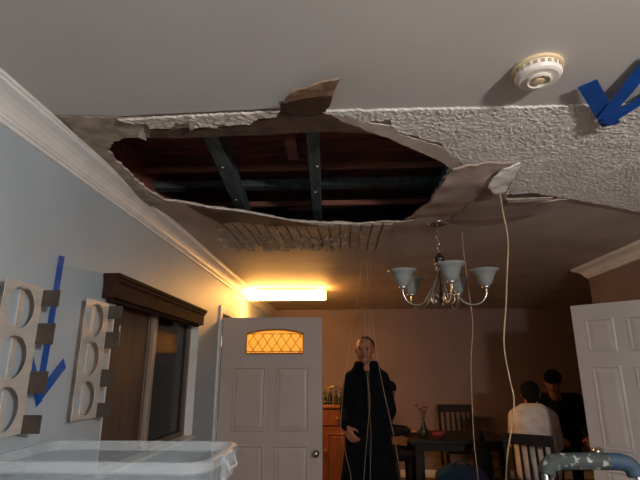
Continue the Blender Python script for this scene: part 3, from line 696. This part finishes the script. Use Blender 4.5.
c3 = copy_tree(ch); place(c3, .395, 6.12, R_(-90), 'dark dining chair at the left end of the dining table')

t = thing('dining_table', 'dark wooden dining table in the far room', 'table', (1.28, 6.1, 0))
bm = NB(); box(bm, -.56, .56, -.45, .45, .71, .75, .006); obj('table_top', bm, M_darkwood, t)
bm = NB(); box(bm, -.50, .50, -.40, .40, .63, .71, .003); obj('apron', bm, M_darkwood, t)
for sx in (-1, 1):
    for sy in (-1, 1): bm = NB(); box(bm, sx*.46-.045, sx*.46+.045, sy*.36-.045, sy*.36+.045, 0, .63, .005); obj('leg', bm, M_darkwood, t)
q = onY(424, 438, 5.85); t = thing('flower_vase', 'small dark vase of dried red flowers on the dining table', 'vase', (q.x, q.y, .75))
bm = NB(); lathe(bm, [(0, 0), (.035, 0), (.05, .04), (.045, .09), (.022, .14), (.028, .17), (.024, .17), (.018, .14), (0, .13)], 18); obj('vase_body', bm, M_bottle, t, True)
for k in range(7):
    a = k*.9; rr = .02+.06*((k*37) % 7)/7; zz = .27+.09*((k*53) % 5)/5; x, y = rr*math.cos(a), rr*math.sin(a)
    bm = NB(); tube(bm, [(0, 0, .14), (x*.4, y*.4, .21), (x, y, zz)], .003, 5); st = obj('stem', bm, M_leaf, t)
    bm = NB()
    for j in range(6):
        b_ = j*math.pi/3; vs_ = [bm.verts.new((x, y, zz)), bm.verts.new((x+.022*math.cos(b_-.5), y+.022*math.sin(b_-.5), zz+.012)), bm.verts.new((x+.036*math.cos(b_), y+.036*math.sin(b_), zz+.022)), bm.verts.new((x+.022*math.cos(b_+.5), y+.022*math.sin(b_+.5), zz+.012))]
        bm.faces.new(vs_)
    lathe(bm, [(0, -.008), (.014, 0), (.016, .012), (0, .022)], 8, (x, y, zz)); obj('flower', bm, M_petal, t)
q = onY(439, 440, 5.76); t = thing('bowl', 'small red bowl on the dining table below the vase', 'bowl', (q.x, q.y, .75))
bm = NB(); lathe(bm, [(0, 0), (.03, 0), (.03, .008), (.055, .03), (.075, .07), (.070, .07), (.05, .034), (0, .012)], 20); obj('bowl_wall', bm, M_pink, t, True)
bm = NB(); lathe(bm, [(.069, .066), (.075, .068), (.077, .072), (.073, .075), (.069, .072)], 20); obj('bowl_rim', bm, M_pink, t, True)

# bench with blue bag and backpack
q = onZ(472, 462, .58); BX, BY = q.x-.06, 5.15
t = thing('bench', 'low dark bench in front of the dining table', 'bench', (BX, BY, 0))
bm = NB(); box(bm, -.32, .32, -.17, .17, .38, .42, .006); obj('bench_top', bm, M_darkwood, t)
for sx in (-1, 1): bm = NB(); box(bm, sx*.27-.02, sx*.27+.02, -.15, .15, 0, .38, .003); obj('leg', bm, M_darkwood, t)

# ------------------------------------------------------------------ soft bodies by remeshing capsules
def capsule(bm, p, q, r1, r2, seg=12):
    p, q = Vector(p), Vector(q); d = q-p
    if d.length < 1e-4: d = Vector((0, 0, 1e-3)); q = p+d
    u = d.normalized(); pts = []; rs = []
    for k in range(5): a = math.pi/2*(1-k/4); pts.append(p-u*r1*math.sin(a)); rs.append(max(r1*math.cos(a), r1*.02))
    for k in range(5): a = math.pi/2*k/4; pts.append(q+u*r2*math.sin(a)); rs.append(max(r2*math.cos(a), r2*.02))
    tube(bm, pts, rs, seg)
def blob(name, caps, mats, parent, voxel=.014, sm=6):
    """caps: (p, q, r1, r2, material index); one continuous skin around all of them"""
    bm = NB()
    for c in caps: capsule(bm, *c[:4])
    bmesh.ops.recalc_face_normals(bm, faces=bm.faces[:])
    me = bpy.data.meshes.new(name+'_src'); bm.to_mesh(me); bm.free(); o = bpy.data.objects.new(name+'_src', me); COL.objects.link(o)
    r = o.modifiers.new('r', 'REMESH'); r.mode = 'VOXEL'; r.voxel_size = voxel
    s = o.modifiers.new('s', 'SMOOTH'); s.iterations = sm; s.factor = .5
    dg = bpy.context.evaluated_depsgraph_get(); dg.update(); out = bpy.data.meshes.new_from_object(o.evaluated_get(dg)); out.name = name
    bpy.data.objects.remove(o); bpy.data.meshes.remove(me)
    out.materials.clear()
    for k in mats: out.materials.append(k)
    if len(mats) > 1:
        C = [(Vector(c[0]), Vector(c[1]), c[2], c[3], c[4]) for c in caps]
        for f in out.polygons:
            best = 9; mi = 0; x = f.center
            for p, q, r1, r2, i in C:
                d = q-p; tt = 0 if d.length < 1e-6 else max(0, min(1, (x-p).dot(d)/d.length_squared)); dd = (x-(p+d*tt)).length-(r1+(r2-r1)*tt)
                if dd < best: best = dd; mi = i
            f.material_index = mi
    for f in out.polygons: f.use_smooth = True
    ob = bpy.data.objects.new(name, out); COL.objects.link(ob); ob.parent = parent
    return ob
t = thing('duffel_bag', 'teal blue fabric bag lying on the low bench', 'bag', (BX-.13, BY-.08, .437))
blob('bag_body', [((-.16, 0, .075), (.16, 0, .075), .085, .08, 0), ((-.1, 0, .10), (.1, .02, .09), .09, .08, 0), ((-.2, .03, .05), (.2, -.02, .05), .05, .055, 0)], [M_bluebag], t, .014)
bm = NB(); tube(bm, smooth_path([(-.10, -.07, .12), (-.06, -.05, .20), (.05, -.05, .21), (.10, -.07, .12)], 4), .010, 6); obj('handle', bm, M_bluebag, t)
q = onY(478, 430, BY); t = thing('backpack', 'dark pointed backpack standing on the bench beside the blue bag', 'bag', (q.x+.05, BY+.09, .42))
blob('pack_body', [((0, 0, .10), (0, 0, .25), .095, .085, 0), ((0, 0, .25), (.0, .01, .42), .08, .03, 0), ((0, 0, .42), (0, .01, .50), .03, .012, 0), ((0, -.06, .10), (0, -.06, .18), .06, .055, 0)], [M_coat], t, .012)
for s in (-1, 1): bm = NB(); tube(bm, smooth_path([(s*.05, .06, .36), (s*.07, .13, .25), (s*.06, .09, .08)], 4), .010, 6); obj('strap', bm, M_rubber, t)

# wooden cabinet by the back with bottles and a wire basket
t = thing('cabinet', 'orange brown wooden cabinet beside the entry door edge', 'cabinet', (-.28, 6.15, 0)); CH = onY(334, 406, 5.92).z
bm = NB(); box(bm, -.36, .36, -.21, .22, .05, CH-.03, .004); obj('carcass', bm, M_orange, t)
bm = NB(); box(bm, -.38, .38, -.235, .23, CH-.03, CH, .006); obj('cabinet_top', bm, M_orange, t)
bm = NB(); box(bm, -.34, .34, -.19, .2, 0, .05); obj('plinth', bm, M_darkwood, t)
for s in (-1, 1):
    bm = NB(); box(bm, -.35 if s < 0 else .005, -.005 if s < 0 else .35, -.228, -.21, CH-.22, CH-.05, .004); d = obj('drawer', bm, M_orange, t)
    bm = NB(); lathe(bm, [(0, 0), (.008, 0), (.008, .012), (.016, .018), (.012, .026), (0, .028)], 12); rot_new(bm, 0, Matrix.Translation((s*.18, -.228, CH-.135)) @ Matrix.Rotation(R_(90), 4, 'X')); obj('knob', bm, M_brass, d)
    bm = NB(); box(bm, -.35 if s < 0 else .005, -.005 if s < 0 else .35, -.228, -.21, .08, CH-.24, .004); d = obj('cabinet_door', bm, M_orange, t)
    obj('door_panel', panel_bm(-.35+.05 if s < 0 else .055, -.055 if s < 0 else .30, .14, CH-.30, -.228), M_orange, d)
    bm = NB(); lathe(bm, [(0, 0), (.008, 0), (.008, .012), (.016, .018), (.012, .026), (0, .028)], 12); rot_new(bm, 0, Matrix.Translation((s*.035, -.228, .6)) @ Matrix.Rotation(R_(90), 4, 'X')); obj('knob', bm, M_brass, d)
bl = ['first dark bottle from the door on the cabinet top', 'second dark bottle from the door on the cabinet top', 'third dark bottle from the door on the cabinet top', 'dark bottle on the cabinet top nearest the standing person']
for i, px in enumerate((325, 330, 336, 341)):
    q = onY(px, 402, 6.08+.03*(i % 2)); t = thing('bottle', bl[i], 'bottle', (q.x, q.y, CH), 0, 'bottles on the cabinet'); h = .13+.03*((i*2) % 3)
    bm = NB(); lathe(bm, [(0, 0), (.026, 0), (.028, .01), (.028, h*.55), (.012, h*.75), (.011, h), (0, h)], 14); obj('bottle_body', bm, M_bottle, t, True)
    bm = NB(); lathe(bm, [(0, h), (.013, h), (.013, h+.018), (0, h+.018)], 12); obj('cap', bm, M_darkmetal, t)
q = onY(334, 402, 6.0); t = thing('wire_basket', 'wire basket with arched handles on the cabinet', 'basket', (q.x, 6.10, CH))
for y in (-.09, .09):
    bm = NB(); tube(bm, [(.16*math.cos(math.pi*k/12), y, .02+.20*math.sin(math.pi*k/12)) for k in range(13)], .004, 6); obj('handle_arch', bm, M_darkmetal, t)
for z in (.006, .045):
    bm = NB(); tube(bm, [(-.16, -.1, z), (.16, -.1, z), (.16, .1, z), (-.16, .1, z), (-.16, -.1, z)], .004, 6); obj('wire_rim', bm, M_darkmetal, t)
for k in range(9):
    x = -.16+.04*k
    for y in (-.1, .1): bm = NB(); tube(bm, [(x, y, .004), (x, y, .047)], .0025, 5); obj('wire', bm, M_darkmetal, t)

# ------------------------------------------------------------------ people
def hand(caps, wrist, dirv, palm_n, side, mi, s=1.0, curl=.5):
    """palm with five separate bent fingers"""
    d = Vector(dirv).normalized(); n = Vector(palm_n).normalized(); n = (n-d*n.dot(d)).normalized(); w = d.cross(n)*side
    W_ = Vector(wrist)
    for k, o in enumerate((-.028, -.009, .010, .028)):
        caps.append((W_+d*.01*s+w*o*.6*s, W_+d*.085*s+w*o*s, .016*s, .014*s, mi))
    for o, L in ((-.030, .060), (-.010, .073), (.010, .080), (.030, .070)):
        b = W_+d*.088*s+w*o*1.1*s; m1 = b+(d*math.cos(curl)+n*math.sin(curl))*L*.5*s; m2 = m1+(d*math.cos(curl*2)+n*math.sin(curl*2))*L*.5*s
        caps.append((b, m1, .0095*s, .0088*s, mi)); caps.append((m1, m2, .0088*s, .0075*s, mi))
    b = W_+d*.03*s+w*.03*s; m1 = b+(d*.6+w*.7+n*.3)*.045*s; caps.append((b, m1, .014*s, .011*s, mi)); caps.append((m1, m1+(d*.9+w*.2+n*.3)*.035*s, .0105*s, .009*s, mi))
def head(caps, c, fwd, mi, k=1.0):
    """skull, jaw, nose, brow, ears around centre c looking along fwd"""
    c = Vector(c); f = Vector(fwd).normalized(); s = f.cross(Vector((0, 0, 1))).normalized(); u = s.cross(f)
    P = lambda a, b, h: c+(f*a+s*b+u*h)*k
    caps += [(P(-.02, 0, .035), P(.02, 0, .035), .083*k, .080*k, mi), (P(.035, 0, .02), P(.04, 0, -.055), .060*k, .050*k, mi), (P(.055, 0, -.085), P(.058, 0, -.088), .034*k, .034*k, mi),
             (P(.03, -.035, -.05), P(.045, -.012, -.085), .035*k, .03*k, mi), (P(.03, .035, -.05), P(.045, .012, -.085), .035*k, .03*k, mi),
             (P(.092, 0, .012), P(.112, 0, -.028), .011*k, .015*k, mi), (P(.086, -.045, .026), P(.086, .045, .026), .014*k, .014*k, mi)]
    for b in (-1, 1): caps += [(P(-.005, b*.083, .012), P(-.005, b*.080, -.022), .017*k, .012*k, mi), (P(.075, b*.04, -.022), P(.06, b*.045, -.04), .022*k, .022*k, mi)]
    return P
def face_parts(P, parent, k=1.0):
    for b in (-1, 1):
        bm = NB(); q = P(.086, b*.032, .004); lathe(bm, [(0, -.010), (.008, -.006), (.011, 0), (.008, .006), (0, .010)], 10, q); obj('eye', bm, M_eye, parent, True)
        q = P(.098, b*.032, .024); bm = NB(); capsule(bm, q+Vector((-.018, .004, 0)), q+Vector((.018, .004, 0)), .005, .004, 6); obj('eyebrow', bm, M_hair, parent, True)
    bm = NB(); a = P(.098, -.022, -.056); b_ = P(.098, .022, -.056); capsule(bm, a, b_, .007, .007, 8); capsule(bm, a+Vector((.008, 0, -.010)), b_+Vector((-.008, 0, -.010)), .007, .007, 8); obj('mouth', bm, M_lip, parent, True)
def legs_standing(caps, hipz, mi, shoe, dy=0):
    for s in (-1, 1):
        caps += [((s*.09, 0, hipz), (s*.10, -.01, .49), .088, .06, mi), ((s*.10, -.01, .49), (s*.11, .02, .09), .06, .043, mi), ((s*.11, .04, .045), (s*.125, -.15, .035), .045, .038, shoe)]

# standing person in the long dark coat, facing the camera
PY = 4.35; hp = onY(365, 351, PY); PX = onY(368, 420, PY).x
top_z = onY(365, 337, PY).z
t = thing('person', 'person standing in a long black hooded coat facing the camera', 'person', (PX, PY, 0))
hc = Vector((hp.x-PX, -.02, top_z-.118)); f = Vector((-.18, -1, .02))
caps = []; P = head(caps, hc, f, 0, .97)
nb = hc+Vector((.008, .03, -.15))
caps += [(hc+Vector((0, .012, -.06)), nb, .055, .06, 0)]
sz = nb.z-.03
caps += [((-.13, .03, sz-.05), (.13, .03, sz-.05), .06, .06, 1), ((-.06, .02, sz-.14), (-.06, .02, .95), .10, .10, 1), ((.06, .02, sz-.14), (.06, .02, .95), .10, .10, 1)]
legs_standing(caps, .93, 2, 3)
wr_r = onY(346, 427, PY-.16)-Vector((PX, PY, 0)); wr_l = Vector((.12, -.02, 1.0))
EL, ER = Vector((-.185, .03, sz-.32)), Vector((.195, .05, sz-.33)); SL, SR = Vector((-.135, .03, sz-.06)), Vector((.135, .03, sz-.06))
caps += [(SL, EL, .052, .045, 1), (EL, wr_r, .043, .032, 1), (SR, ER, .052, .045, 1), (ER, wr_l, .043, .032, 1)]
hand(caps, wr_r, (.45, -.35, -.8), (.6, .6, 0), 1, 0, 1.0, .55); hand(caps, wr_l, (-.25, .15, -1), (-1, 0, 0), -1, 0, 1.0, .4)
blob('body', caps, [M_skin, M_coat, M_cloth, M_rubber], t, .0085, 3); face_parts(P, t)
cc = [((-.11, .035, sz-.055), (.11, .035, sz-.055), .075, .075, 0), ((-.06, .03, sz+.005), (.06, .03, sz+.005), .072, .072, 0)]
for z0, z1, h0, h1, r0, r1 in ((sz-.12, 1.08, .06, .065, .115, .118), (1.08, .80, .065, .085, .12, .13), (.80, .42, .085, .12, .13, .15)):
    for s in (-1, 0, 1): cc.append(((s*h0, .02, z0), (s*h1, .02, z1), r0, r1, 0))
wl = lambda a, b, u: Vector(a)+(Vector(b)-Vector(a))*u
cc += [(SL, EL, .068, .062, 0), (EL, wl(EL, wr_r, .88), .062, .05, 0), (SR, ER, .068, .062, 0), (ER, wl(ER, wr_l, .9), .062, .055, 0)]
# collar and hood around the neck, open at the front
for k in range(9):
    a = R_(-50+280*k/8); a2 = R_(-50+280*(k+1)/8)
    if k < 8: cc.append(((nb.x+.082*math.cos(a), nb.y+.078*math.sin(a), nb.z+.028), (nb.x+.082*math.cos(a2), nb.y+.078*math.sin(a2), nb.z+.028), .034, .034, 0))
blob('coat', cc, [M_coat], t, .013, 4)
bm = NB(); tube(bm, [(nb.x, -.125, nb.z-.10), (.0, -.135, 1.0), (.0, -.165, .5)], .004, 5); obj('zip', bm, M_darkmetal, t)
hcap = [(P(-.035, 0, .04), P(-.01, 0, .05), .088, .080, 0)]
blob('hair', hcap, [M_hair], t, .012, 2)

# seated person in the white jacket, back to the camera
def seated(px_head, y, label, rz, jacket, seat_z=.47, top=1.38, lean=.08, cap=False, hoodup=True, sitx=None, arm_reach=.3):
    q = onY(*px_head, y); t = thing('person', label, 'person', (q.x if sitx is None else sitx, y, 0), rz)
    caps = []; hc = Vector((0, lean+.10, top-.115)); P = head(caps, hc, (0, 1, -.45), 0, .97)
    nb = hc+Vector((0, -.06, -.13)); sz = nb.z-.045
    caps += [(hc+Vector((0, -.01, -.05)), nb, .055, .062, 0), ((-.12, lean, sz), (.12, lean, sz), .075, .075, 1)]
    for s in (-1, 0, 1): caps.append(((s*.05, lean-.01, sz-.07), (s*.06, .0, seat_z+.13), .11, .115, 1))
    for s in (-1, 1):
        e = Vector((s*.175, lean+.13, sz-.27)); wv = Vector((s*.11, lean+.10+arm_reach, max(sz-.33, .80)))
        caps += [((s*.145, lean, sz-.01), e, .06, .052, 1), (e, wv, .055, .04, 1)]
        hand(caps, wv, (-s*.2, 1, -.05), (0, .1, -1), s, 0, 1.0, .3)
        caps += [((s*.09, .0, seat_z+.09), (s*.12, .43, seat_z+.07), .092, .065, 2), ((s*.12, .43, seat_z+.07), (s*.12, .42, .09), .06, .045, 2), ((s*.12, .42, .045), (s*.12, .58, .035), .045, .038, 3)]
    blob('body', caps, [M_skin, jacket, M_cloth, M_rubber], t, .0095, 3)
    blob('hair', [(P(-.03, 0, .045), P(.012, 0, .06), .094, .085, 0), (P(-.06, -.03, 0), P(-.06, .03, -.03), .06, .055, 0), (P(-.06, 0, -.02), P(-.06, 0, -.07), .06, .045, 0)], [M_hair], t, .012, 2)
    face_parts_free(P, t)
    return t, P, nb, sz
def face_parts_free(P, parent):
    for b in (-1, 1):
        bm = NB(); lathe(bm, [(0, -.010), (.008, -.006), (.011, 0), (.008, .006), (0, .010)], 8, P(.086, b*.032, .004)); obj('eye', bm, M_eye, parent, True)
    bm = NB(); capsule(bm, P(.098, -.022, -.056), P(.098, .022, -.056), .007, .007, 8); obj('mouth', bm, M_lip, parent, True)
t, P, nb, sz = seated((531, 400), 4.86, 'person in a white jacket seated with their back to the camera', R_(-20), M_jacket, .47, 1.37, .06)
jc = [((-.10, .05, sz-.01), (.10, .05, sz-.01), .10, .10, 0), ((-.07, .0, sz+.045), (.07, .0, sz+.045), .07, .07, 0)]
for s in (-1, 0, 1): jc.append(((s*.06, .03, sz-.08), (s*.065, .0, .60), .13, .135, 0))
for s in (-1, 1): jc.append(((s*.15, .06, sz-.02), (s*.185, .18, sz-.27), .078, .07, 0)); jc.append(((s*.185, .18, sz-.27), (s*.12, .42, max(sz-.33, .80)), .068, .05, 0))
blob('jacket', jc, [M_jacket], t, .014, 3)
# seated person at the left end of the table, half hidden
seated((388, 390), 6.12, 'person in dark clothes seated at the table behind the standing person', R_(-90), M_darkgrey, .47, 1.36, .08, sitx=.335, arm_reach=.22)
# person in dark clothes and cap standing behind the white jacket
q = onY(549, 380, 5.7); t = thing('person', 'person in dark clothes and a dark cap standing behind the white jacket', 'person', (q.x+.08, 5.7, 0), R_(0))
tz = onY(549, 371, 5.7).z; caps = []; hc = Vector((-.08, -.10, tz-.13)); P = head(caps, hc, (-.6, -1, -.35), 0, .97); nb = hc+Vector((.04, .07, -.14)); sz = nb.z-.05
caps += [(hc+Vector((0, .01, -.05)), nb, .055, .062, 0), ((-.16, .03, sz), (.20, .03, sz), .085, .085, 1)]
for s in (-1, 0, 1): caps.append(((s*.08+.02, .03, sz-.08), (s*.09, .04, .75), .125, .13, 1))
for s in (-1, 1):
    e = Vector((s*.25, .0, sz-.28)); wv = Vector((s*.16, -.24, sz-.36)); caps += [((s*.2, .03, sz-.01), e, .07, .06, 1), (e, wv, .055, .04, 1)]
    hand(caps, wv, (-s*.3, -.9, -.2), (0, .1, -1), -s, 0, 1.0, .4)
legs_standing(caps, .74, 2, 3)
blob('body', caps, [M_skin, M_darkgrey, M_cloth, M_rubber], t, .0095, 3); face_parts_free(P, t)
blob('cap', [(P(-.03, 0, .055), P(.015, 0, .06), .096, .090, 0), (P(.07, -.04, .055), P(.07, .04, .055), .03, .03, 0), (P(.10, -.03, .045), P(.13, 0, .04), .018, .014, 0), (P(.10, .03, .045), P(.13, 0, .04), .018, .014, 0)], [M_coat], t, .011, 2)

# ------------------------------------------------------------------ standing work lamp behind the camera
lx, ly, lz = LAMP_POS
t = thing('work_lamp', 'tripod work lamp standing behind the camera', 'lamp', (lx, ly, 0))
bm = NB(); tube(bm, [(0, 0, .35), (0, 0, lz-.13)], .012, 10); obj('pole', bm, M_darkmetal, t)
for k in range(3):
    a = k*2.094; bm = NB(); tube(bm, [(0, 0, .55), (.36*math.cos(a), .36*math.sin(a), .01)], .009, 8); obj('leg', bm, M_darkmetal, t)
bm = NB(); lathe(bm, [(0, lz-.14), (.03, lz-.14), (.03, lz-.09), (0, lz-.09)], 16); obj('socket', bm, M_darkmetal, t)
bm = NB(); lathe(bm, [(0, lz-.09), (.02, lz-.08), (.045, lz-.04), (.05, lz), (.04, lz+.03), (0, lz+.05)], 24); obj('globe', bm, M_bulb, t, True)
ld = bpy.data.lights.new('work_lamp_light', 'POINT'); ld.energy = LAMP_W; ld.color = LAMP_COL; ld.shadow_soft_size = .075
lo = bpy.data.objects.new('work_lamp_light', ld); COL.objects.link(lo); lo.parent = t; lo.location = (0, 0, lz)
